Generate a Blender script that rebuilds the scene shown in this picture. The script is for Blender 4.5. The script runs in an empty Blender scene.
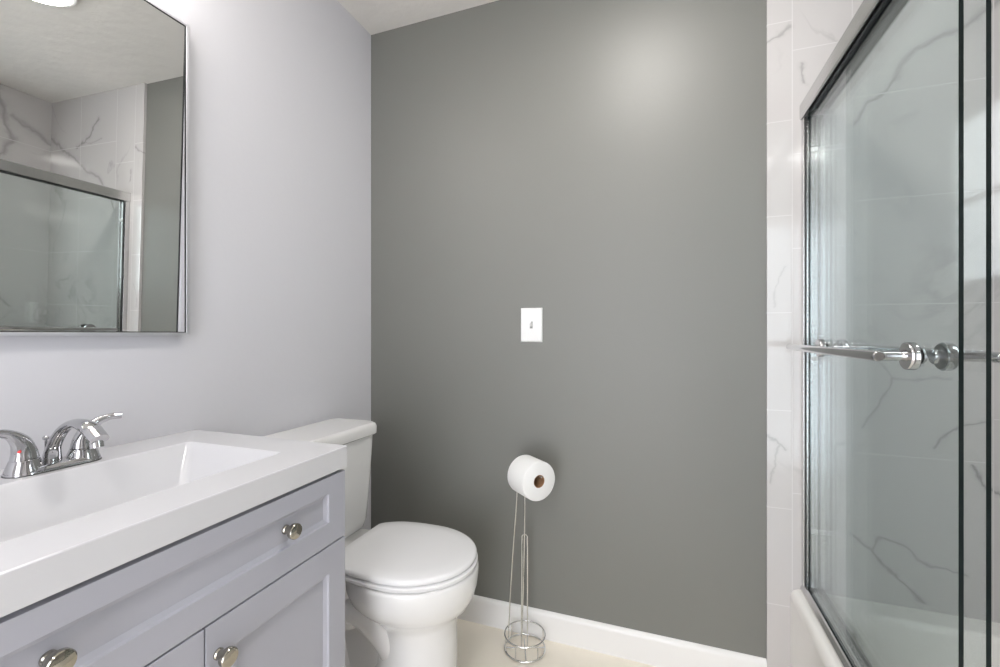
import bpy, bmesh, math
from mathutils import Vector, Matrix

# ------------------------------------------------------------------ camera, world, lights, exposure
S = bpy.context.scene
COL = S.collection
PI = math.pi
cd = bpy.data.cameras.new('camera'); cam = bpy.data.objects.new('camera', cd); COL.objects.link(cam)
cam.location = (0, 0, 1.136); cam.rotation_euler = (PI/2, 0, math.radians(20))
cd.sensor_width = 36; cd.lens = 16.0; cd.clip_start = 0.02
S.camera = cam
S.view_settings.view_transform = 'Standard'; S.view_settings.look = 'None'
S.view_settings.gamma = 1; S.view_settings.use_curve_mapping = False
S.view_settings.exposure = 0.42
W = bpy.data.worlds.new('daylight'); S.world = W; W.use_nodes = True
W.node_tree.nodes['Background'].inputs[0].default_value = (0.93, 0.95, 1.0, 1)
W.node_tree.nodes['Background'].inputs[1].default_value = 5.2

CEIL = 2.43; XL = -1.185; YB = 1.62; XR = 1.142; YF = -1.25; YT = 1.608

def light(name, kind, loc, power, color, size, rot=(0, 0, 0), shape='DISK', sy=None):
    l = bpy.data.lights.new(name, kind); l.energy = power; l.color = color
    if kind == 'AREA':
        l.shape = shape; l.size = size
        if sy: l.size_y = sy
    else: l.shadow_soft_size = size
    o = bpy.data.objects.new(name, l); o.location = loc; o.rotation_euler = rot; COL.objects.link(o)
    return o

# ------------------------------------------------------------------ materials
def mat(name, color=(.8, .8, .8), rough=.5, metal=0., spec=.5, emit=None, strength=0, coat=0):
    m = bpy.data.materials.new(name); m.use_nodes = True
    b = m.node_tree.nodes['Principled BSDF']
    b.inputs['Base Color'].default_value = (*color, 1); b.inputs['Roughness'].default_value = rough
    b.inputs['Metallic'].default_value = metal; b.inputs['Specular IOR Level'].default_value = spec
    b.inputs['Coat Weight'].default_value = coat
    if emit:
        b.inputs['Emission Color'].default_value = (*emit, 1); b.inputs['Emission Strength'].default_value = strength
    return m

def noise_finish(m, scale=40, bump=.1, dist=.002, vary=0., vscale=3, detail=3):
    """bump and a faint mottling of the surface's own colour"""
    nt = m.node_tree; N = nt.nodes; L = nt.links; b = N['Principled BSDF']
    tc = N.new('ShaderNodeTexCoord')
    n = N.new('ShaderNodeTexNoise'); n.inputs['Scale'].default_value = scale; n.inputs['Detail'].default_value = detail
    L.new(tc.outputs['Object'], n.inputs['Vector'])
    bp = N.new('ShaderNodeBump'); bp.inputs['Strength'].default_value = bump; bp.inputs['Distance'].default_value = dist
    L.new(n.outputs['Fac'], bp.inputs['Height']); L.new(bp.outputs['Normal'], b.inputs['Normal'])
    if vary:
        n2 = N.new('ShaderNodeTexNoise'); n2.inputs['Scale'].default_value = vscale; n2.inputs['Detail'].default_value = 4
        L.new(tc.outputs['Object'], n2.inputs['Vector'])
        c = b.inputs['Base Color'].default_value
        mx = N.new('ShaderNodeMix'); mx.data_type = 'RGBA'
        mx.inputs[6].default_value = tuple(x*(1-vary) for x in c[:3])+(1,)
        mx.inputs[7].default_value = tuple(min(1, x*(1+vary)) for x in c[:3])+(1,)
        L.new(n2.outputs['Fac'], mx.inputs[0]); L.new(mx.outputs[2], b.inputs['Base Color'])
    return m

M = {}
M['wall'] = noise_finish(mat('cool_white_paint', (.66, .657, .69), .5, spec=.35), 60, .12, .002)
M['grey'] = noise_finish(mat('grey_paint', (.168, .169, .155), .50, spec=1.0), 70, .12, .002)
M['ceil'] = noise_finish(mat('ceiling_knockdown', (.76, .735, .70), .85, spec=.2), 18, .5, .006, .02, 9)
M['floor'] = noise_finish(mat('cream_vinyl', (.92, .86, .75), .35), 30, .05, .001, .05, 4)
M['trim'] = mat('white_trim', (.86, .85, .84), .3)
M['porcelain'] = mat('porcelain', (.82, .815, .81), .08, coat=.5)
M['seat'] = mat('seat_plastic', (.85, .85, .86), .16)
M['marbletop'] = mat('cultured_marble', (.69, .69, .715), .12, coat=.3)
M['tub'] = mat('tub_acrylic', (.90, .885, .85), .12, coat=.3)
M['cab'] = noise_finish(mat('grey_blue_lacquer', (.435, .44, .495), .38), 200, .03, .0005)
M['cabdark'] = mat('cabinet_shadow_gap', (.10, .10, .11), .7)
M['chrome'] = mat('chrome', (.56, .56, .57), .06, 1)
M['alu'] = mat('polished_aluminium', (.62, .615, .61), .24, 1)
M['darkalu'] = mat('dark_track', (.012, .013, .014), .45, 0)
M['nickel'] = mat('knob_nickel', (.42, .395, .34), .10, 1)
M['wire'] = mat('wire_chrome', (.72, .72, .72), .18, 1)
M['rubber'] = mat('black_rubber', (.015, .015, .015), .5)
M['mirror'] = mat('mirror_silver', (.82, .83, .82), .0, 1)
M['frame'] = mat('mirror_frame_metal', (.74, .74, .78), .38, .9)
M['paper'] = noise_finish(mat('tissue_paper', (.88, .88, .87), .9, spec=.1), 250, .4, .001)
M['core'] = mat('cardboard', (.34, .19, .10), .9)
M['plate'] = mat('switch_plastic', (.84, .84, .84), .3)
M['red'] = mat('red_dot', (.7, .03, .03), .4)
M['lamp'] = mat('lamp_diffuser', (.9, .9, .9), .5, emit=(1, .965, .92), strength=48)
M['globe'] = mat('vanity_fill_globe', (.9, .9, .9), .4, emit=(1, .95, .90), strength=11)  # glow of the added wall lamp over the mirror
M['pane'] = mat('frosted_pane', (.8, .85, .85), .4, emit=(.88, .96, 1), strength=4.5)
M['door'] = mat('door_paint', (.82, .82, .81), .4)
M['soap'] = mat('bottle_plastic', (.85, .85, .83), .3)

def glass_mat():
    m = bpy.data.materials.new('tinted_glass'); m.use_nodes = True
    nt = m.node_tree; N = nt.nodes; L = nt.links
    for n in list(N): N.remove(n)
    out = N.new('ShaderNodeOutputMaterial'); mix = N.new('ShaderNodeMixShader')
    t = N.new('ShaderNodeBsdfTransparent'); t.inputs[0].default_value = (.972, .990, .987, 1)
    g = N.new('ShaderNodeBsdfGlossy'); g.inputs['Color'].default_value = (.93, .98, 1, 1); g.inputs['Roughness'].default_value = 0.0
    fr = N.new('ShaderNodeFresnel'); fr.inputs['IOR'].default_value = 1.52
    geo = N.new('ShaderNodeNewGeometry')
    # the same reflectance whichever side of the pane a ray meets
    L.new(geo.outputs['True Normal'], fr.inputs['Normal'])
    lw = N.new('ShaderNodeLayerWeight'); lw.inputs['Blend'].default_value = .5
    p = N.new('ShaderNodeMath'); p.operation = 'POWER'; p.inputs[1].default_value = 5.0
    L.new(lw.outputs['Facing'], p.inputs[0])
    q = N.new('ShaderNodeMath'); q.operation = 'MULTIPLY_ADD'; q.inputs[1].default_value = .92; q.inputs[2].default_value = .042
    L.new(p.outputs[0], q.inputs[0])
    L.new(q.outputs[0], mix.inputs[0]); L.new(t.outputs[0], mix.inputs[1]); L.new(g.outputs[0], mix.inputs[2])
    L.new(mix.outputs[0], out.inputs[0]); N.remove(fr); N.remove(geo)
    return m
M['glass'] = glass_mat()
M['glassedge'] = mat('polished_glass_edge', (.006, .012, .012), .15)

def tile_mat(name, ax, segs, vlines, hlines, strip=None, seed=0.):
    """polished marble tile. ax: 'X' for a wall lying along X, 'Y' along Y. segs: veins ((a,z),(a,z),halfwidth,strength)"""
    m = mat(name, (.555, .536, .528), .09, coat=.2)
    nt = m.node_tree; N = nt.nodes; L = nt.links; b = N['Principled BSDF']
    def math_(op, a, c=None, d=None, clamp=False):
        n = N.new('ShaderNodeMath'); n.operation = op; n.use_clamp = clamp
        for i, v in enumerate((a, c, d)):
            if v is None: continue
            if isinstance(v, (int, float)): n.inputs[i].default_value = v
            else: L.new(v, n.inputs[i])
        return n.outputs[0]
    tc = N.new('ShaderNodeTexCoord'); sep = N.new('ShaderNodeSeparateXYZ'); L.new(tc.outputs['Object'], sep.inputs[0])
    a0 = sep.outputs[0 if ax == 'X' else 1]; z0 = sep.outputs[2]
    comb = N.new('ShaderNodeCombineXYZ'); L.new(a0, comb.inputs[0]); L.new(z0, comb.inputs[2]); comb.inputs[1].default_value = seed
    # wobble
    wob = N.new('ShaderNodeTexNoise'); wob.inputs['Scale'].default_value = 14; wob.inputs['Detail'].default_value = 5
    L.new(comb.outputs[0], wob.inputs['Vector'])
    wsub = N.new('ShaderNodeVectorMath'); wsub.operation = 'SUBTRACT'; wsub.inputs[1].default_value = (.5, .5, .5); L.new(wob.outputs['Color'], wsub.inputs[0])
    wmul = N.new('ShaderNodeVectorMath'); wmul.operation = 'MULTIPLY'; wmul.inputs[1].default_value = (.06, 0, .06); L.new(wsub.outputs[0], wmul.inputs[0])
    P2 = N.new('ShaderNodeCombineXYZ'); L.new(a0, P2.inputs[0]); L.new(z0, P2.inputs[2])
    wp = N.new('ShaderNodeVectorMath'); wp.operation = 'ADD'; L.new(P2.outputs[0], wp.inputs[0]); L.new(wmul.outputs[0], wp.inputs[1])
    wn = N.new('ShaderNodeTexNoise'); wn.inputs['Scale'].default_value = 22; L.new(comb.outputs[0], wn.inputs['Vector'])
    wid = math_('MULTIPLY_ADD', wn.outputs['Fac'], 1.8, .1)
    total = None
    for (A, B, w, s) in segs:
        A3 = Vector((A[0], 0, A[1])); BA = Vector((B[0]-A[0], 0, B[1]-A[1]))
        pa = N.new('ShaderNodeVectorMath'); pa.operation = 'SUBTRACT'; L.new(wp.outputs[0], pa.inputs[0]); pa.inputs[1].default_value = A3
        dt = N.new('ShaderNodeVectorMath'); dt.operation = 'DOT_PRODUCT'; L.new(pa.outputs[0], dt.inputs[0]); dt.inputs[1].default_value = BA/BA.length_squared
        h = math_('MULTIPLY', dt.outputs['Value'], 1.0, clamp=True)
        sc = N.new('ShaderNodeVectorMath'); sc.operation = 'SCALE'; sc.inputs[0].default_value = BA; L.new(h, sc.inputs['Scale'])
        df = N.new('ShaderNodeVectorMath'); df.operation = 'SUBTRACT'; L.new(pa.outputs[0], df.inputs[0]); L.new(sc.outputs[0], df.inputs[1])
        ln = N.new('ShaderNodeVectorMath'); ln.operation = 'LENGTH'; L.new(df.outputs[0], ln.inputs[0])
        q = math_('DIVIDE', ln.outputs['Value'], math_('MULTIPLY', wid, w))
        core = math_('MULTIPLY', math_('SUBTRACT', 1.0, q, clamp=True), s*.6)
        halo = math_('SUBTRACT', 1.0, math_('MULTIPLY', q, .33), clamp=True)
        q = math_('MULTIPLY_ADD', math_('POWER', halo, 1.5), s*.32, core)
        total = q if total is None else math_('MAXIMUM', total, q)
    # faint background veins
    fn = N.new('ShaderNodeTexNoise'); fn.inputs['Scale'].default_value = 1.7; fn.inputs['Detail'].default_value = 6; fn.inputs['Distortion'].default_value = 1.2
    off = N.new('ShaderNodeVectorMath'); off.operation = 'ADD'; off.inputs[1].default_value = (seed*3, seed*7, seed); L.new(comb.outputs[0], off.inputs[0])
    L.new(off.outputs[0], fn.inputs['Vector'])
    v = math_('ABSOLUTE', math_('SUBTRACT', fn.outputs['Fac'], .5))
    v = math_('SUBTRACT', 1.0, math_('MULTIPLY', v, 55), clamp=True)
    cl = N.new('ShaderNodeTexNoise'); cl.inputs['Scale'].default_value = 2.5; L.new(off.outputs[0], cl.inputs['Vector'])
    v = math_('MULTIPLY', v, math_('MULTIPLY', math_('SUBTRACT', cl.outputs['Fac'], .48, clamp=True), 2.2))
    total = v if total is None else math_('MAXIMUM', total, v)
    total = math_('MINIMUM', total, 1.0)
    cm = N.new('ShaderNodeMix'); cm.data_type = 'RGBA'; L.new(total, cm.inputs[0])
    cm.inputs[6].default_value = (.555, .536, .528, 1); cm.inputs[7].default_value = (.27, .26, .255, 1)
    # grout
    g = None
    def line(coord, val, lo=None, hi=None):
        q = math_('LESS_THAN', math_('ABSOLUTE', math_('SUBTRACT', coord, val)), .0013)
        if lo is not None:
            q = math_('MULTIPLY', q, math_('GREATER_THAN', a0, lo)); q = math_('MULTIPLY', q, math_('LESS_THAN', a0, hi))
        return q
    for val in vlines:
        q = line(a0, val); g = q if g is None else math_('MAXIMUM', g, q)
    for val, lo, hi in hlines:
        q = line(z0, val, lo, hi); g = q if g is None else math_('MAXIMUM', g, q)
    gm = N.new('ShaderNodeMix'); gm.data_type = 'RGBA'; L.new(g, gm.inputs[0]); L.new(cm.outputs[2], gm.inputs[6]); gm.inputs[7].default_value = (.60, .585, .58, 1)
    L.new(gm.outputs[2], b.inputs['Base Color'])
    L.new(math_('MULTIPLY_ADD', g, .5, .09), b.inputs['Roughness'])
    return m

def poly(pts, w, s): return [(pts[i], pts[i+1], w, s) for i in range(len(pts)-1)]
veins_back = (poly([(.532, 1.763), (.578, 1.826), (.642, 1.878)], .007, .9) + poly([(.642, 1.878), (.654, 1.907), (.691, 1.953), (.746, 1.987)], .013, .75)
  + poly([(.746, 1.987), (.805, 1.997), (.833, 2.023), (.93, 2.09), (1.03, 2.14), (1.142, 2.22)], .012, .7)
  + poly([(.537, .54), (.582, .488), (.647, .418), (.711, .367)], .006, .9) + poly([(.582, .488), (.612, .541), (.691, .489), (.801, .453)], .004, .7)
  + poly([(.731, .807), (.773, .862), (.84, .90)], .005, .8) + poly([(.809, .773), (.832, .723), (.868, .687), (.95, .63)], .005, 1.0)
  + poly([(.55, 1.12), (.605, 1.046), (.631, 1.003), (.766, 1.012)], .004, .4) + poly([(.631, 1.003), (.597, .926), (.56, .86)], .005, .55)
  + poly([(.313, 2.062), (.345, 2.075), (.375, 2.091)], .005, .7) + poly([(.402, 1.96), (.407, 1.925), (.417, 1.904)], .004, .7)
  + poly([(.315, .816), (.345, .796), (.37, .779)], .0035, .6) + poly([(.321, .671), (.345, .796)], .0035, .5)
  + poly([(.884, 2.146), (.82, 2.166), (.765, 2.21), (.691, 2.274)], .008, .9) + poly([(.82, 2.166), (.74, 2.15), (.66, 2.165)], .004, .5)
  + poly([(.47, 1.62), (.50, 1.50), (.55, 1.43)], .003, .4) + poly([(.36, 1.35), (.33, 1.22)], .003, .35))
hb = [(2.015, .381, .535), (1.693, .381, .535), (1.40, .381, .535), (1.09, .381, .535), (.64, .381, .535),
      (1.531, .535, 1.15), (1.221, .535, 1.15), (.780, .535, .855), (.90, .855, 1.15), (2.14, .535, 1.15), (1.84, .535, .855)]
hb += [(z, .30, .381) for z in (2.11, 1.80, 1.504, 1.201, .895, .589, .285)]
M['tileback'] = tile_mat('marble_tile_back', 'X', veins_back, [.381, .535, .855], hb, seed=1.3)
veins_right = (poly([(1.37, 2.40), (1.40, 2.27), (1.43, 2.15), (1.40, 2.06)], .022, .8) + poly([(1.434, 2.283), (1.50, 2.24), (1.60, 2.19)], .016, .65)
  + poly([(1.40, 2.06), (1.31, 1.98), (1.2, 1.9)], .010, .8) + poly([(.3, 1.0), (.6, .8), (.9, .75), (1.2, .5)], .01, .7) + poly([(1.25, 1.45), (1.45, 1.2)], .007, .6))
M['tileright'] = tile_mat('marble_tile_right', 'Y', veins_right, [.39, .695, 1.0, 1.305],
   [(z, .1, 1.61) for z in (2.14, 1.531, .92)] + [(z, .39, 1.305) for z in (1.836, 1.221, .61)], seed=5.1)

# ------------------------------------------------------------------ mesh helpers
def obj(name, bm, m, parent=None, smooth=True, bevel=0, seg=3, angle=35, loc=None, wn=False):
    me = bpy.data.meshes.new(name); bmesh.ops.recalc_face_normals(bm, faces=bm.faces); bm.to_mesh(me); bm.free()
    for x in (m if isinstance(m, (list, tuple)) else [m]): me.materials.append(x)
    o = bpy.data.objects.new(name, me); COL.objects.link(o)
    if parent: o.parent = parent
    if loc: o.location = loc
    if smooth:
        for p in me.polygons: p.use_smooth = True
        try: me.set_sharp_from_angle(angle=math.radians(angle))
        except Exception: pass
    if bevel:
        b = o.modifiers.new('bevel', 'BEVEL'); b.width = bevel; b.segments = seg; b.limit_method = 'ANGLE'; b.angle_limit = math.radians(30)
        b.harden_normals = True
    if wn:
        w = o.modifiers.new('weighted', 'WEIGHTED_NORMAL'); w.keep_sharp = True; w.weight = 100
    return o

def box(bm, x0, x1, y0, y1, z0, z1, mi=0):
    v = [bm.verts.new(p) for p in ((x0,y0,z0),(x1,y0,z0),(x1,y1,z0),(x0,y1,z0),(x0,y0,z1),(x1,y0,z1),(x1,y1,z1),(x0,y1,z1))]
    fs = []
    for f in ((0,3,2,1),(4,5,6,7),(0,1,5,4),(1,2,6,5),(2,3,7,6),(3,0,4,7)):
        fc = bm.faces.new([v[i] for i in f]); fc.material_index = mi; fs.append(fc)
    return fs

def bx(*a): bm = bmesh.new(); box(bm, *a); return bm

def loft(bm, rings, cap0=True, cap1=True, mi=0):
    R = [[bm.verts.new(p) for p in r] for r in rings]
    n = len(R[0])
    for a, b in zip(R, R[1:]):
        for i in range(n):
            f = bm.faces.new((a[i], a[(i+1) % n], b[(i+1) % n], b[i])); f.material_index = mi
    if cap0: bm.faces.new(list(reversed(R[0]))).material_index = mi
    if cap1: bm.faces.new(R[-1]).material_index = mi
    return R

def tube(bm, pts, r, seg=10, cap=True, closed=False, flat=1.0):
    """sweep; r a number or a list; flat squashes the section along its second axis"""
    pts = [Vector(p) for p in pts]; n = len(pts)
    rs = r if isinstance(r, (list, tuple)) else [r]*n
    rings = []; u = None
    for i, p in enumerate(pts):
        if closed: t = (pts[(i+1) % n]-pts[i-1]).normalized()
        elif i == 0: t = (pts[1]-p).normalized()
        elif i == n-1: t = (p-pts[i-1]).normalized()
        else: t = (pts[i+1]-pts[i-1]).normalized()
        if u is None:
            u = Vector((0, 0, 1)).cross(t)
            if u.length < .1: u = Vector((1, 0, 0)).cross(t)
        u = (u - t*u.dot(t)).normalized(); w = t.cross(u)
        rings.append([p + u*math.cos(2*PI*k/seg)*rs[i] + w*math.sin(2*PI*k/seg)*rs[i]*flat for k in range(seg)])
    if closed:
        R = [[bm.verts.new(p) for p in g] for g in rings]
        for i in range(n):
            a, b = R[i], R[(i+1) % n]
            for k in range(seg): bm.faces.new((a[k], a[(k+1) % seg], b[(k+1) % seg], b[k]))
    else: loft(bm, rings, cap, cap)

def lathe(bm, prof, origin, axis, seg=40, close=False, mi=0):
    """prof: (radius, distance along axis)"""
    o = Vector(origin); ax = Vector(axis).normalized()
    u = Vector((0, 0, 1)).cross(ax)
    if u.length < .1: u = Vector((1, 0, 0)).cross(ax)
    u.normalize(); w = ax.cross(u)
    rings = [[o + ax*d + (u*math.cos(2*PI*k/seg)+w*math.sin(2*PI*k/seg))*max(r, 1e-5) for k in range(seg)] for r, d in prof]
    if close:
        R = [[bm.verts.new(p) for p in g] for g in rings]
        for i in range(len(R)):
            a, b = R[i], R[(i+1) % len(R)]
            for k in range(seg): bm.faces.new((a[k], a[(k+1) % seg], b[(k+1) % seg], b[k])).material_index = mi
    else: loft(bm, rings, True, True, mi)

def spline(pts, n=8):
    pts = [Vector(p) for p in pts]; out = []
    P = [2*pts[0]-pts[1]] + pts + [2*pts[-1]-pts[-2]]
    for i in range(1, len(P)-2):
        for k in range(n):
            t = k/n; a, b, c, d = P[i-1], P[i], P[i+1], P[i+2]
            out.append(.5*((2*b)+(c-a)*t+(2*a-5*b+4*c-d)*t*t+(3*b-a-3*c+d)*t**3))
    out.append(pts[-1]); return out

def lerp_list(vals, n):
    out = []; m = len(vals)-1
    for i in range(n):
        t = i/(n-1)*m; k = min(int(t), m-1); out.append(vals[k]+(vals[k+1]-vals[k])*(t-k))
    return out

def rrect(x0, x1, y0, y1, r, z, n=8):
    out = []
    for cx, cy, a0 in ((x1-r, y1-r, 0), (x0+r, y1-r, 90), (x0+r, y0+r, 180), (x1-r, y0+r, 270)):
        for k in range(n+1):
            a = math.radians(a0+90*k/n); out.append((cx+r*math.cos(a), cy+r*math.sin(a), z))
    return out

def extrude_profile(bm, prof, y0, y1, mi=0):
    """closed (x,z) profile swept along Y"""
    loft(bm, [[(x, y0, z) for x, z in prof], [(x, y1, z) for x, z in prof]], mi=mi)

def tag(o, label, cat, group=None):
    o['label'] = label; o['category'] = cat
    if group: o['group'] = group
    return o
def thing(name, label, cat, loc=(0, 0, 0), group=None):
    o = bpy.data.objects.new(name, None); o.location = loc; o.empty_display_size = .05; COL.objects.link(o)
    return tag(o, label, cat, group)
def put(o, t):
    """parent o, whose mesh is in world coordinates, to the Empty t"""
    o.parent = t; o.matrix_parent_inverse = Matrix.Identity(4); o.location = -Vector(t.location); return o
def skew_x(x, y, k=.022): return x + k*(.848-y)*(x-XL)/.5
def skew(o):
    for v in o.data.vertices: v.co.x = skew_x(v.co.x, v.co.y)
    return o
def struct(name, bm, m, **k):
    o = obj(name, bm, m, smooth=k.pop('smooth', False), **k); o['kind'] = 'structure'; return o

# ------------------------------------------------------------------ room shell
struct('floor', bx(XL-.1, XR+.1, YF-.1, YB+.1, -.08, 0), M['floor'])
struct('ceiling', bx(XL-.1, XR+.1, YF-.1, YB+.1, CEIL, CEIL+.08), M['ceil'])
struct('wall_left', bx(XL-.1, XL, YF, YB, 0, CEIL), M['wall'])
struct('wall_back', bx(XL-.1, .3125, YB, YB+.1, 0, CEIL), M['grey'])
struct('wall_shower', bx(.3125, XR+.1, YT, YB+.1, 0, CEIL), M['tileback'])
# long tiled wall with its window opening
WY0, WY1, WZ0, WZ1 = .78, 1.14, 1.32, 2.02
bm = bmesh.new()
box(bm, XR, XR+.1, YF, WY0, 0, CEIL); box(bm, XR, XR+.1, WY1, YT, 0, CEIL)
box(bm, XR, XR+.1, WY0, WY1, 0, WZ0); box(bm, XR, XR+.1, WY0, WY1, WZ1, CEIL)
struct('wall_right', bm, M['tileright'])
bm = bmesh.new(); t_ = .03
box(bm, XR+.01, XR+.07, WY0, WY0+t_, WZ0, WZ1); box(bm, XR+.01, XR+.07, WY1-t_, WY1, WZ0, WZ1)
box(bm, XR+.01, XR+.07, WY0+t_, WY1-t_, WZ0, WZ0+t_); box(bm, XR+.01, XR+.07, WY0+t_, WY1-t_, WZ1-t_, WZ1)
box(bm, XR+.02, XR+.06, WY0+t_, WY1-t_, (WZ0+WZ1)/2-.012, (WZ0+WZ1)/2+.012)
wf = struct('window_1', bm, M['trim'])
p = obj('window_pane', bx(XR+.035, XR+.045, WY0+t_, WY1-t_, WZ0+t_, WZ1-t_), M['pane'], wf, smooth=False); p['kind'] = 'structure'
# wing wall at the near end of the tub
struct('wall_tub_end', bx(.36, XR, -.02, .10, 0, CEIL), M['tileright'])
# unseen entry wall behind the camera; its open doorway is added to let light in
DX0, DX1, DZ = -.60, .24, 2.08
bm = bmesh.new()
box(bm, XL-.1, DX0, YF-.1, YF, 0, CEIL); box(bm, DX1, XR+.1, YF-.1, YF, 0, CEIL); box(bm, DX0, DX1, YF-.1, YF, DZ, CEIL)
struct('wall_front', bm, M['wall'])
bm = bmesh.new()
box(bm, DX0-.07, DX0, YF, YF+.018, 0, DZ+.07); box(bm, DX1, DX1+.07, YF, YF+.018, 0, DZ+.07); box(bm, DX0, DX1, YF, YF+.018, DZ, DZ+.07)
struct('trim_1', bm, M['trim'])
def baseboard(name, along, a0, a1, c):
    prof = [(0, 0), (.013, 0), (.013, .082), (.0115, .091), (.007, .098), (0, .101)]
    bm = bmesh.new()
    if along == 'x': loft(bm, [[(a, c-d, z) for d, z in prof] for a in (a0, a1)])
    else: loft(bm, [[(c+d, a, z) for d, z in prof] for a in (a0, a1)])
    return struct(name, bm, M['trim'], smooth=True, angle=50)
baseboard('baseboard_back', 'x', XL, .3125, YB)
baseboard('baseboard_left', 'y', .85, YB-.013, XL)

# ------------------------------------------------------------------ lamps
def flush_lamp(x, y, label):
    cl = thing('ceiling_light', label, 'light', (x, y, CEIL), 'round ceiling lamps')
    bm = bmesh.new(); lathe(bm, [(.125, 0), (.128, -.012), (.12, -.014), (.114, -.012), (0, -.012)], (x, y, CEIL), (0, 0, 1), 56); put(obj('light_base', bm, M['trim']), cl)
    bm = bmesh.new(); lathe(bm, [(.113, -.011), (.110, -.018), (.09, -.023), (.05, -.026), (0, -.027)], (x, y, CEIL), (0, 0, 1), 56); put(obj('light_diffuser', bm, M['lamp']), cl)
flush_lamp(-.06, .98, 'round white flush lamp on the ceiling, seen at the top of the mirror')
flush_lamp(-.15, -.55, 'added round white fill lamp on the ceiling by the entry doorway, unseen behind the camera')  # assumed second lamp, added to brighten the room
vl = thing('vanity_fill_light', 'added fill lamp, unseen: chrome wall bar with three white glass shades above the mirror', 'light', (XL, .508, 2.16))  # assumed lamp above the view, added for more light
bm = bmesh.new(); box(bm, XL, XL+.025, .27, .746, 2.125, 2.195); put(obj('wall_plate', bm, M['chrome'], bevel=.004), vl)
for y in (.328, .508, .688):
    bm = bmesh.new(); tube(bm, [(XL+.025, y, 2.16), (XL+.085, y, 2.16)], .009, 14); a = put(obj('lamp_arm', bm, M['chrome']), vl)
    bm = bmesh.new(); lathe(bm, [(.022, .065), (.034, .05), (.046, 0), (.05, -.06), (.046, -.063), (0, -.063)], (XL+.105, y, 2.15), (0, 0, 1), 32); put(obj('glass_shade', bm, M['globe']), vl)

# ------------------------------------------------------------------ vanity cabinet
VY0, VY1 = .178, .838; XC = -.705; XF = -.687; ZT = .827
vc = thing('vanity_cabinet', 'pale grey-blue vanity cabinet with panelled drawer and doors under the white sink top', 'cabinet', (-.94, .508, 0))
bm = bmesh.new(); loft(bm, [[(x, y, z) for x, y in ((XL+.0015+i, VY0+i), (XC-i, VY0+i), (XC-i, VY1-i), (XL+.0015+i, VY1-i))] for i, z in ((.016, .116), (.016, ZT-.001), (0, ZT-.001), (0, .10))])
put(skew(obj('body', bm, M['cab'], smooth=False)), vc)
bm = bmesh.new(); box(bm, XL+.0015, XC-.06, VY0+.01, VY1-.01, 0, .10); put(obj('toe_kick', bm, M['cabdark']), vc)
def shaker(bm, y0, y1, z0, z1, sl, sr, rt, rb, rec=.009, sl_=.009):
    def q(f): return [bm.verts.new(p) for p in f]
    o_b = q([(XC, y0, z0), (XC, y1, z0), (XC, y1, z1), (XC, y0, z1)])
    o_f = q([(XF, y0, z0), (XF, y1, z0), (XF, y1, z1), (XF, y0, z1)])
    i_f = q([(XF, y0+sl, z0+rb), (XF, y1-sr, z0+rb), (XF, y1-sr, z1-rt), (XF, y0+sl, z1-rt)])
    i_m = q([(XF-rec*.55, y0+sl+.0015, z0+rb+.0015), (XF-rec*.55, y1-sr-.0015, z0+rb+.0015), (XF-rec*.55, y1-sr-.0015, z1-rt-.0015), (XF-rec*.55, y0+sl+.0015, z1-rt-.0015)])
    i_b = q([(XF-rec, y0+sl+sl_, z0+rb+sl_), (XF-rec, y1-sr-sl_, z0+rb+sl_), (XF-rec, y1-sr-sl_, z1-rt-sl_), (XF-rec, y0+sl+sl_, z1-rt-sl_)])
    for a, b in ((o_b, o_f), (o_f, i_f), (i_f, i_m), (i_m, i_b)):
        for i in range(4): bm.faces.new((a[i], a[(i+1) % 4], b[(i+1) % 4], b[i]))
    bm.faces.new(i_b); bm.faces.new(list(reversed(o_b)))
def knob(y, z, parent, rec=.008):
    bm = bmesh.new(); r = .0148
    x0 = XF-rec if rec else XF
    lathe(bm, [(.009, 0), (.009, .003), (.0078, .005), (.0078, .013), (.0100, .0175), (r-.0004, .0185), (r+.0002, .0200), (r+.0002, .0265), (r-.0008, .0280), (r-.0025, .0286), (0, .0289)], (0, 0, 0), (1, 0, 0), 36)
    o = obj('knob', bm, M['nickel'], parent=parent, angle=28); o.location = Vector((skew_x(x0, y), y, z)); return o
bm = bmesh.new(); shaker(bm, VY0+.002, VY1+.004,   .672, .821, .054, .054, .037, .048); dr = put(skew(obj('drawer', bm, M['cab'], smooth=False, bevel=.0009, seg=2)), vc)
knob(.673, .753, dr); knob(.312, .751, dr)
for y0, y1, ky in ((VY0+.002, .500, .235), (.5025, VY1+.004, .524)):
    bm = bmesh.new(); shaker(bm, y0, y1, .115, .6685, .054, .054, .060, .060); d = put(skew(obj('door', bm, M['cab'], smooth=False, bevel=.0009, seg=2)), vc)
    knob(ky, .614, d, 0)

# ------------------------------------------------------------------ sink top with moulded basin
bm = bmesh.new()
X0, X1, Y0, Y1, Z0, Z1 = XL+.0005, -.684, .170, .848, .829, .8770
rings = [rrect(X0, X1, Y0, Y1, .004, Z0, 4), rrect(X0, X1, Y0, Y1, .004, Z1-.003, 4), rrect(X0+.0005, X1-.001, Y0+.001, Y1-.001, .004, Z1-.0008, 4), rrect(X0+.001, X1-.003, Y0+.003, Y1-.003, .004, Z1, 4),
         rrect(-1.067, -.778, .266, .750, .012, Z1, 4), rrect(-1.064, -.781, .269, .747, .012, Z1-.002, 4), rrect(-1.061, -.784, .272, .744, .012, Z1-.008, 4),
         rrect(-1.02, -.808, .312, .704, .016, Z1-.076, 4), rrect(-1.005, -.820, .325, .691, .02, Z1-.086, 4), rrect(-.98, -.85, .36, .656, .02, Z1-.090, 4)]
R = loft(bm, rings, False, True)
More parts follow.
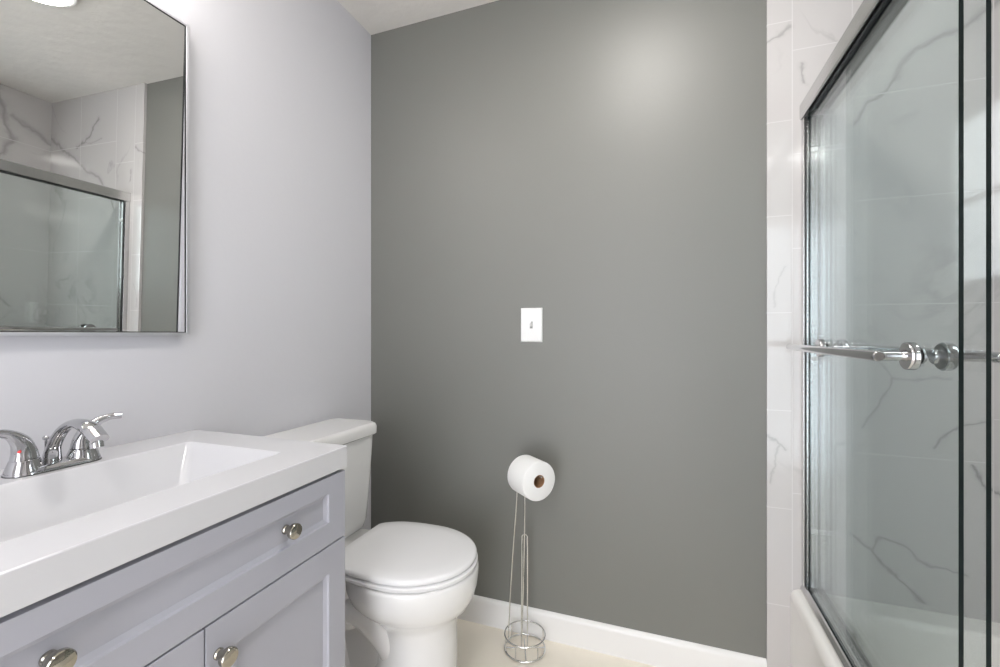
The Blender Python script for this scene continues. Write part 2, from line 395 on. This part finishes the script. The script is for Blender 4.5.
# underside of the slab
lo = [bm.verts.new(p) for p in rrect(-1.09, -.76, .24, .776, .02, Z0, 4)]
lb = [bm.verts.new(p) for p in rrect(-1.05, -.80, .30, .71, .02, Z1-.118, 4)]
for i in range(len(lo)):
    j = (i+1) % len(lo)
    bm.faces.new((R[0][j], R[0][i], lo[i], lo[j])); bm.faces.new((lo[j], lo[i], lb[i], lb[j]))
bm.faces.new(list(reversed(lb)))
st = skew(obj('sink_top', bm, M['marbletop'], angle=80, wn=True))
tag(st, 'glossy white vanity top with moulded rectangular basin on the grey-blue cabinet', 'sink')
bm = bmesh.new(); lathe(bm, [(.022, 0), (.022, .003), (.018, .0045), (.012, .003), (.011, .006), (0, .0075)], (-.915, .508, Z1-.0905), (0, 0, 1), 32)
obj('drain', bm, M['chrome'], st)

# ------------------------------------------------------------------ faucet
FY = .516; FX = -1.108; FZ = Z1
fc = thing('faucet', 'chrome two-handle faucet with arched spout standing behind the basin', 'faucet', (FX, FY, FZ))
def stadium(hl, hw, z, n=14):
    out = []
    for s, a0 in ((1, 0), (-1, 180)):
        for k in range(n+1):
            a = math.radians(a0+180*k/n); out.append((FX+hw*math.cos(a), FY+s*hl+hw*math.sin(a), z))
    return out
bm = bmesh.new(); loft(bm, [stadium(.044, .0292, FZ), stadium(.044, .0292, FZ+.0014)]); put(obj('gasket', bm, M['rubber']), fc)
bm = bmesh.new(); loft(bm, [stadium(.044, .0285, FZ+.0014), stadium(.044, .028, FZ+.004), stadium(.043, .0255, FZ+.009), stadium(.043, .023, FZ+.0115), stadium(.043, .019, FZ+.012)]); put(obj('base_plate', bm, M['chrome'], angle=50), fc)
# spout: a broad arch, wide at its root and flattened at the tip
cen = spline([(FX-.012, FY, FZ+.008), (FX-.004, FY, FZ+.040), (FX+.026, FY, FZ+.074), (FX+.066, FY, FZ+.089), (FX+.106, FY, FZ+.083), (FX+.138, FY, FZ+.064)], 7)
rr = lerp_list([.0165, .0120, .0110, .0115, .0160, .0150], len(cen))
bm = bmesh.new(); tube(bm, cen, rr, 24, flat=.72)
sp = put(obj('spout', bm, M['chrome'], angle=60), fc)
bm = bmesh.new(); lathe(bm, [(.0105, 0), (.0105, .012), (.008, .012), (0, .010)], (FX+.127, FY, FZ+.060), (.25, 0, -1), 24); obj('aerator', bm, M['chrome'], sp).location = (0, 0, 0)
bm = bmesh.new(); tube(bm, [(FX-.030, FY, FZ+.012), (FX-.030, FY, FZ+.050)], .0026, 10); lathe(bm, [(.002, 0), (.005, .003), (.0055, .007), (.003, .010), (0, .011)], (FX-.030, FY, FZ+.048), (0, 0, 1), 18)
put(obj('lift_rod', bm, M['chrome']), fc)
for s in (-1, 1):
    hy = FY+s*.044
    bm = bmesh.new(); lathe(bm, [(.0275, .004), (.0272, .007), (.0250, .014), (.0215, .024), (.0205, .0265), (.0195, .0270), (0, .0270)], (FX, hy, FZ), (0, 0, 1), 44)
    h = put(obj('handle', bm, M['chrome'], angle=40), fc)
    c = spline([(FX, hy, FZ+.0275), (FX, hy+s*.001, FZ+.042), (FX+.002, hy+s*.007, FZ+.060), (FX+.005, hy+s*.022, FZ+.076), (FX+.010, hy+s*.042, FZ+.083), (FX+.014, hy+s*.060, FZ+.083)], 7)
    bm = bmesh.new(); tube(bm, c, lerp_list([.0203, .0178, .0145, .0090, .0070, .0068], len(c)), 24, flat=.9)
    l = obj('lever', bm, M['chrome'], h, angle=60)
    if s < 0:
        bm = bmesh.new(); lathe(bm, [(.0026, 0), (.0026, .0015), (0, .002)], (FX+.0135, hy-.0125, FZ+.044), (.74, -.63, .25), 16); d = obj('hot_mark', bm, M['red'], h); d['label'] = 'small red hot-water dot'

# ------------------------------------------------------------------ mirror, leaning out a little at the top
MW, MH = .610, .810
mr = thing('wall_mirror', 'large rectangular mirror in a thin silver-grey metal frame above the sink', 'mirror', (XL+.002, .508, 1.131))
MY0, MY1 = -MW/2, MW/2
fr_w, dp = .0075, .024
bm = bmesh.new()
def rect_ring(x, i): return [(x, MY0+i, i), (x, MY1-i, i), (x, MY1-i, MH-i), (x, MY0+i, MH-i)]
rg = [rect_ring(0, 0), rect_ring(dp, 0), rect_ring(dp, fr_w), rect_ring(0, fr_w)]
R = [[bm.verts.new(p) for p in r] for r in rg]
for k in range(4):
    a, b = R[k], R[(k+1) % 4]
    for i in range(4): bm.faces.new((a[i], a[(i+1) % 4], b[(i+1) % 4], b[i]))
obj('mirror_frame', bm, M['frame'], mr, smooth=False, bevel=.0008, seg=2)
bm = bmesh.new()
rg = [rect_ring(dp-.005, fr_w-.001), rect_ring(dp-.0015, fr_w-.001), rect_ring(dp-.0015, fr_w+.0016), rect_ring(dp-.005, fr_w+.0016)]
R = [[bm.verts.new(p) for p in r] for r in rg]
for k in range(4):
    a, b = R[k], R[(k+1) % 4]
    for i in range(4): bm.faces.new((a[i], a[(i+1) % 4], b[(i+1) % 4], b[i]))
lp = obj('inner_lip', bm, M['darkalu'], mr, smooth=False); lp['label'] = 'thin dark line inside the frame'
mg = obj('mirror_glass', bx(-.002, .0, MY0+fr_w, MY1-fr_w, -MH/2+fr_w, MH/2-fr_w), M['mirror'], mr, smooth=False)
mg.location = (.0140, 0, MH/2); mg.rotation_euler = (0, math.radians(1.15), math.radians(.2))

# ------------------------------------------------------------------ toilet
TY = 1.185
tl = thing('toilet', 'white two-piece toilet with closed round lid beside the vanity', 'toilet', (-.75, TY, 0))
def egg(cx, af, ab, b, z, n=2.0, nb=2.0, clip=None, seg=64, dz=0):
    out = []
    for k in range(seg):
        a = 2*PI*k/seg; c, s = math.cos(a), math.sin(a)
        e = 2/(n if c > 0 else nb); A = af if c > 0 else ab
        x = cx + A*(abs(c)**e)*(1 if c > 0 else -1); y = b*(abs(s)**e)*(1 if s > 0 else -1)
        if clip is not None: x = max(x, clip)
        out.append((XL+x, TY+y, z))
    return out
bm = bmesh.new()
loft(bm, [egg(.44, .155, .19, .125, 0, nb=3), egg(.45, .140, .19, .118, .02, nb=3), egg(.478, .130, .17, .116, .08, nb=2.6), egg(.49, .120, .13, .110, .16), egg(.495, .115, .12, .107, .24), egg(.492, .118, .13, .108, .285),
          egg(.480, .142, .15, .122, .312), egg(.470, .180, .18, .148, .335), egg(.466, .198, .193, .170, .362),
          egg(.466, .2065, .198, .182, .392), egg(.466, .2085, .20, .184, .418), egg(.466, .2085, .20, .184, .434), egg(.466, .206, .198, .182, .441), egg(.466, .20, .195, .177, .444)])
# rear deck below the tank
loft(bm, [rrect(XL+.045, XL+.32, TY-.095, TY+.095, .03, .25), rrect(XL+.035, XL+.33, TY-.115, TY+.115, .03, .34), rrect(XL+.03, XL+.335, TY-.14, TY+.14, .03, .40), rrect(XL+.03, XL+.335, TY-.145, TY+.145, .03, .432), rrect(XL+.034, XL+.33, TY-.141, TY+.141, .03, .438)])
# base foot and trapway
loft(bm, [egg(.33, .24, .22, .112, 0, nb=3.5), egg(.33, .24, .22, .108, .03, nb=3.5), egg(.33, .22, .20, .085, .06, nb=3.5), egg(.33, .18, .19, .070, .26, nb=3.5)])
for s in (-1, 1):
    c = spline([(XL+.46, TY+s*.030, .16), (XL+.43, TY+s*.050, .24), (XL+.36, TY+s*.068, .315), (XL+.27, TY+s*.070, .315), (XL+.22, TY+s*.068, .24), (XL+.24, TY+s*.064, .14), (XL+.29, TY+s*.055, .05)], 7)
    tube(bm, c, .058, 24)
put(obj('bowl', bm, M['porcelain'], angle=50), tl)
bm = bmesh.new(); loft(bm, [egg(.468, .202, .235, .177, .446, nb=2.8, clip=.270), egg(.468, .204, .237, .180, .449, nb=2.8, clip=.268), egg(.468, .204, .237, .180, .457, nb=2.8, clip=.268), egg(.468, .20, .235, .176, .460, nb=2.8, clip=.270)]); put(obj('seat', bm, M['seat'], angle=50), tl)
bm = bmesh.new(); loft(bm, [egg(.468, .193, .230, .170, .4615, nb=2.8, clip=.270), egg(.468, .1985, .235, .1755, .463, nb=2.8, clip=.266), egg(.468, .201, .2365, .178, .468, nb=2.8, clip=.264), egg(.468, .201, .2365, .178, .473, nb=2.8, clip=.264),
       egg(.468, .1985, .235, .1755, .4775, nb=2.8, clip=.266), egg(.468, .193, .230, .170, .4800, nb=2.8, clip=.270), egg(.468, .15, .18, .135, .4825, nb=2.8, clip=.30), egg(.468, .07, .09, .06, .4835, nb=2.8)])
put(obj('lid', bm, M['seat'], angle=60), tl)
for s in (-1, 1):
    bm = bmesh.new(); tube(bm, [(XL+.262, TY+s*.075-.022, .455), (XL+.262, TY+s*.075+.022, .455)], .011, 16); put(obj('hinge', bm, M['seat'], angle=50), tl)
def trect(x1, hw, z, r=.03): return rrect(XL+.018, XL+x1, TY-hw, TY+hw, r, z)
bm = bmesh.new(); loft(bm, [trect(.165, .160, .436), trect(.176, .170, .441), trect(.184, .176, .47), trect(.194, .186, .62), trect(.200, .192, .759), trect(.200, .192, .771)]); put(obj('tank', bm, M['porcelain'], angle=80, wn=True), tl)
bm = bmesh.new(); loft(bm, [rrect(XL+.010, XL+.206, TY-.198, TY+.198, .03, .771), rrect(XL+.006, XL+.212, TY-.203, TY+.203, .034, .776), rrect(XL+.006, XL+.212, TY-.203, TY+.203, .034, .800), rrect(XL+.009, XL+.208, TY-.199, TY+.199, .032, .810), rrect(XL+.016, XL+.198, TY-.189, TY+.189, .028, .815)]); put(obj('tank_lid', bm, M['porcelain'], angle=80, wn=True), tl)
bm = bmesh.new(); tube(bm, [(XL+.19, TY-.14, .71), (XL+.222, TY-.14, .71)], .010, 16); tube(bm, [(XL+.220, TY-.145, .711), (XL+.224, TY-.10, .707), (XL+.224, TY-.07, .703)], [.007, .006, .007], 14); put(obj('flush_lever', bm, M['chrome']), tl)

# ------------------------------------------------------------------ toilet paper stand
cr = Vector((math.cos(math.radians(20)), math.sin(math.radians(20)), 0)); cf = Vector((-math.sin(math.radians(20)), math.cos(math.radians(20)), 0))
SC = Vector((-.462, 1.531, 0))
def sp_(a, b, z): return SC + cr*a + cf*b + Vector((0, 0, z))
ts = thing('toilet_paper_stand', 'thin chrome wire stand on the floor holding a paper roll by the grey wall', 'paper stand', tuple(SC))
def ring(z, r, w):
    bm = bmesh.new(); tube(bm, [SC+Vector((r*math.cos(2*PI*k/48), r*math.sin(2*PI*k/48), z)) for k in range(48)], w, 10, closed=True); return bm
put(obj('base_ring', ring(.0075, .072, .0032), M['wire']), ts)
put(obj('upper_ring', ring(.058, .0725, .0028), M['wire']), ts)
wr = .0023
for ang in (-100, -35, 40, 150, 215):
    bm = bmesh.new(); a = math.radians(ang); d = Vector((math.cos(a), math.sin(a), 0))*.0722
    tube(bm, [SC+d+Vector((0, 0, .0075)), SC+d+Vector((0, 0, .058))], wr, 8)
    put(obj('ring_strut', bm, M['wire']), ts)
# base cross wires carrying the inner loop
bm = bmesh.new()
tube(bm, [sp_(-.072, 0, .008), sp_(-.0125, 0, .008)], wr, 8); tube(bm, [sp_(.009, 0, .008), sp_(.072, 0, .008)], wr, 8); tube(bm, [sp_(0, -.072, .008), sp_(0, .045, .008)], wr, 8)
put(obj('base_cross', bm, M['wire']), ts)
bm = bmesh.new(); hh = .415; k_ = []
k_ += [sp_(-.0125, 0, .008), sp_(-.0115, 0, .2), sp_(-.0105, 0, hh-.012)]
for i in range(1, 8): a = PI*(1-i/8); k_.append(sp_(-.001+.0105*math.cos(a), 0, hh-.012+.0125*math.sin(a)))
k_ += [sp_(.0085, 0, hh-.012), sp_(.009, 0, .2), sp_(.009, 0, .008)]
tube(bm, k_, .0025, 10); put(obj('spare_roll_post', bm, M['wire']), ts)
# roll and its axis
A = Vector((.756, -.655, 0)).normalized(); RF = Vector((-.382, 1.430, .645)); RB = RF - A*.10; rcore = .0205
axz = RF.z + rcore - .0045
bm = bmesh.new()
topc = RB - A*.012; topc.z = axz
p1 = sp_(-.060, .028, .008); p2 = sp_(-.010, .028, .008)
q1 = Vector(topc) - cr*.016; q2 = Vector(topc)+cr*.016
pts = [p1, p1.lerp(Vector((q1.x, q1.y, .4)), .97)] 
pth = [p1, Vector((p1.x*.55+q1.x*.45, p1.y*.55+q1.y*.45, .30)), Vector((q1.x, q1.y, .56)), Vector((q1.x, q1.y, axz-.02)), q1 + cr*.006 + A*.004 + Vector((0, 0, -.003)), topc + cr*.004 + A*.02, RB + A*.06 + Vector((0, 0, rcore-.0045)), RF + A*.006 + Vector((0, 0, rcore-.0045)), RF + A*.014 + Vector((0, 0, rcore-.001))]
tube(bm, spline(pth, 6), wr, 10)
pth = [p2, Vector((p2.x*.5+q2.x*.5, p2.y*.5+q2.y*.5, .30)), Vector((q2.x-.004, q2.y, .56)), Vector((q2.x-.008, q2.y, axz-.03)), topc + A*.008 + Vector((0, 0, -.001))]
tube(bm, spline(pth, 6), wr, 10)
put(obj('roll_arm', bm, M['wire']), ts)

rl = thing('toilet_paper_roll', 'full roll of white toilet paper on the wire stand', 'toilet paper', tuple(RB.lerp(RF, .5)))
bm = bmesh.new(); RR = .0655
prof = [(rcore+.001, 0), (RR-.003, 0), (RR-.0008, .0012), (RR, .004), (RR, .096), (RR-.0008, .0988), (RR-.003, .10), (rcore+.001, .10)]
lathe(bm, prof, RB, A, 72, close=True); put(obj('paper', bm, M['paper'], angle=50), rl)
bm = bmesh.new(); lathe(bm, [(rcore-.0008, .001), (rcore+.001, .001), (rcore+.001, .0995), (rcore-.0008, .0995)], RB, A, 48, close=True); c = put(obj('cardboard_core', bm, M['core'], angle=50), rl); c['label'] = 'brown cardboard tube'

# ------------------------------------------------------------------ light switch
sw = thing('light_switch', 'white toggle light switch on the grey wall', 'light switch', (-.462, YB, 1.168))
bm = bmesh.new(); loft(bm, [[(x, YB-d, z) for x, z in ((-.462-w, 1.168-h), (-.462+w, 1.168-h), (-.462+w, 1.168+h), (-.462-w, 1.168+h))] for w, h, d in ((.042, .0645, 0), (.042, .0645, .003), (.0375, .060, .0065))]); put(obj('cover_plate', bm, M['plate'], smooth=False, bevel=.001, seg=2), sw)
bm = bmesh.new(); box(bm, -.4675, -.4565, YB-.0072, YB-.006, 1.155, 1.181); put(obj('toggle_slot', bm, mat('slot_shadow', (.3, .3, .3), .6), smooth=False), sw)
bm = bmesh.new(); loft(bm, [[(-.466, YB-.005, 1.160), (-.458, YB-.005, 1.160), (-.458, YB-.005, 1.174), (-.466, YB-.005, 1.174)], [(-.465, YB-.018, 1.176), (-.459, YB-.018, 1.176), (-.459, YB-.017, 1.183), (-.465, YB-.017, 1.183)]]); put(obj('toggle', bm, M['plate'], smooth=False, bevel=.001, seg=2), sw)
for z in (1.139, 1.197):
    bm = bmesh.new(); lathe(bm, [(.003, 0), (.0028, .0012), (0, .0016)], (-.462, YB-.0062, z), (0, -1, 0), 16); put(obj('screw', bm, M['plate']), sw)

# ------------------------------------------------------------------ bathtub
TX0, TX1, TB0, TB1, TZ = .375, XR-.0015, .10, YT, .345
bm = bmesh.new()
def tr(i, z, r): return rrect(TX0+i, TX1, TB0, TB1, r, z, 10)
rings = [rrect(TX0, TX1, TB0, TB1, .002, 0, 10), rrect(TX0, TX1, TB0, TB1, .002, .12, 10), rrect(TX0, TX1, TB0, TB1, .002, .318, 10), rrect(TX0+.002, TX1, TB0, TB1, .002, .330, 10), rrect(TX0+.009, TX1, TB0, TB1, .002, .340, 10), rrect(TX0+.02, TX1, TB0, TB1, .002, TZ, 10),
         rrect(TX0+.085, TX1-.045, TB0+.08, TB1-.065, .12, TZ, 10), rrect(TX0+.098, TX1-.055, TB0+.092, TB1-.075, .12, TZ-.006, 10), rrect(TX0+.105, TX1-.062, TB0+.10, TB1-.082, .12, TZ-.02, 10),
         rrect(TX0+.125, TX1-.085, TB0+.14, TB1-.13, .13, .16, 10), rrect(TX0+.15, TX1-.11, TB0+.18, TB1-.18, .12, .09, 10), rrect(TX0+.20, TX1-.16, TB0+.25, TB1-.25, .10, .07, 10)]
loft(bm, rings)
tub = obj('bathtub', bm, M['tub'], angle=80, wn=True); tag(tub, 'cream white alcove bathtub below the glass sliding doors', 'bathtub')
bm = bmesh.new(); lathe(bm, [(.03, 0), (.03, .003), (.02, .005), (0, .004)], (.76, .42, .071), (0, 0, 1), 28); obj('tub_drain', bm, M['chrome'], tub)

# ------------------------------------------------------------------ shower door frame
HX0, HX1, HZ0, HZ1 = .400, .462, 1.794, 1.842
sf = thing('shower_door_frame', 'polished metal header, wall jambs and bottom track around the sliding glass doors', 'shower frame', (.43, .85, TZ))
bm = bmesh.new()
prof = [(HX0, HZ0+.004), (HX0, HZ1-.003), (HX0+.003, HZ1), (HX1-.003, HZ1), (HX1, HZ1-.003), (HX1, HZ0), (HX1-.004, HZ0), (HX1-.004, HZ0+.032), (HX0+.0035, HZ0+.032), (HX0+.0035, HZ0), (HX0+.003, HZ0)]
extrude_profile(bm, prof, TB0, YT-.0005); put(obj('header', bm, M['alu'], smooth=False, bevel=.001, seg=2), sf)
bm = bmesh.new(); extrude_profile(bm, [(HX0+.004, HZ0+.0005), (HX0+.004, HZ0+.0315), (HX1-.0045, HZ0+.0315), (HX1-.0045, HZ0+.008), (HX1-.0065, HZ0+.008), (HX1-.0065, HZ0+.028), (HX0+.0065, HZ0+.028), (HX0+.0065, HZ0+.0005)], TB0+.002, YT-.002)
t = put(obj('roller_track', bm, M['darkalu'], smooth=False), sf); t['label'] = 'dark track channel inside the header'
bm = bmesh.new(); zb = TZ+.0005
prof = [(.402, zb), (.402, zb+.008), (.408, zb+.019), (.4125, zb+.021), (.4135, zb+.010), (.4285, zb+.010), (.4295, zb+.019), (.4335, zb+.019), (.4345, zb+.010), (.4525, zb+.010), (.4535, zb+.019), (.459, zb+.019), (.461, zb)]
extrude_profile(bm, prof, TB0+.001, YT-.0005); put(obj('bottom_track', bm, M['alu'], smooth=False, bevel=.0007, seg=2), sf)
for far in (True, False):
    ya, yb, yc = (YT-.0005, YT-.022, YT-.005) if far else (TB0+.0005, TB0+.022, TB0+.005)
    y_lo = min(ya, yb); y_hi = max(ya, yb)
    bm = bmesh.new()
    box(bm, .405, .4595, min(ya, yb), max(ya, yb), zb+.021, HZ0)
    j = put(obj('wall_jamb', bm, M['alu'], smooth=False, bevel=.0012, seg=2), sf)
    e = .005 if far else -.005
    bm = bmesh.new(); box(bm, .4080, .4125, min(yb-e, yb), max(yb-e, yb), zb+.022, HZ0-.001); obj('jamb_seal', bm, M['rubber'], j, smooth=False)
    for z in (1.69, 1.06, .54):
        bm = bmesh.new(); e = .010 if far else -.010; box(bm, .4235, .4400, min(yb-e, yb), max(yb-e, yb), z-.006, z+.006); obj('bumper', bm, M['plate'], j, smooth=False, bevel=.001, seg=2)

# ------------------------------------------------------------------ sliding glass panels with towel bars
def panel(x0, x1, y0, y1, side, label, barx, barlen):
    t = thing('shower_door_panel', label, 'glass door', ((x0+x1)/2, (y0+y1)/2, .37), 'sliding glass shower doors')
    bm = bmesh.new(); fs = box(bm, x0, x1, y0, y1, .357, 1.80)
    for k in (0, 1, 2, 4): fs[k].material_index = 1
    put(obj('glass_pane', bm, [M['glass'], M['glassedge']], smooth=False), t)
    bm = bmesh.new(); box(bm, x0-.003, x1+.003, y0+.02, y1-.02, 1.797, 1.815); put(obj('top_rail', bm, M['darkalu'], smooth=False), t)
    tb = None
    zz = 1.136-.0395; xs = x0 if side < 0 else x1
    bm = bmesh.new(); ya, yb = .975-.024, 1.44+.09
    lathe(bm, [(.0075, 0), (.0088, .0012), (.0092, .003), (.0092, yb-ya-.003), (.0088, yb-ya-.0012), (.0075, yb-ya)], (barx, ya, zz), (0, 1, 0), 28)
    tb = put(obj('towel_bar', bm, M['chrome'], angle=40), t)
    for y in (.975, 1.44):
        bm = bmesh.new()
        tube(bm, [(xs+side*.010, y, zz), (barx, y, zz)], .0083, 20)
        lathe(bm, [(.0225, .0015), (.0243, .003), (.0245, .0135), (.0232, .0155), (.0185, .0160), (.0090, .0160), (.0090, .0175)], (xs, y, zz), (side, 0, 0), 40)
        obj('bar_post', bm, M['chrome'], tb, angle=35)
        bm = bmesh.new(); lathe(bm, [(.0212, 0), (.0212, .0015), (0, .0015)], (xs, y, zz), (side, 0, 0), 36); obj('gasket', bm, M['rubber'], tb)
        bm = bmesh.new(); xo = x1 if side < 0 else x0
        lathe(bm, [(.013, 0), (.013, .003), (.0118, .0042), (0, .0044)], (xo, y, zz), (-side, 0, 0), 32); obj('bolt_cap', bm, M['chrome'], tb, angle=35)
    return t
panel(.416, .422, .857, 1.5835, -1, 'outer clear glass sliding door with its chrome towel bar on the room side', .355, .5)
panel(.442, .448, .847, 1.5835, 1, 'inner clear glass sliding door with its chrome towel bar on the tub side', .520, .5)
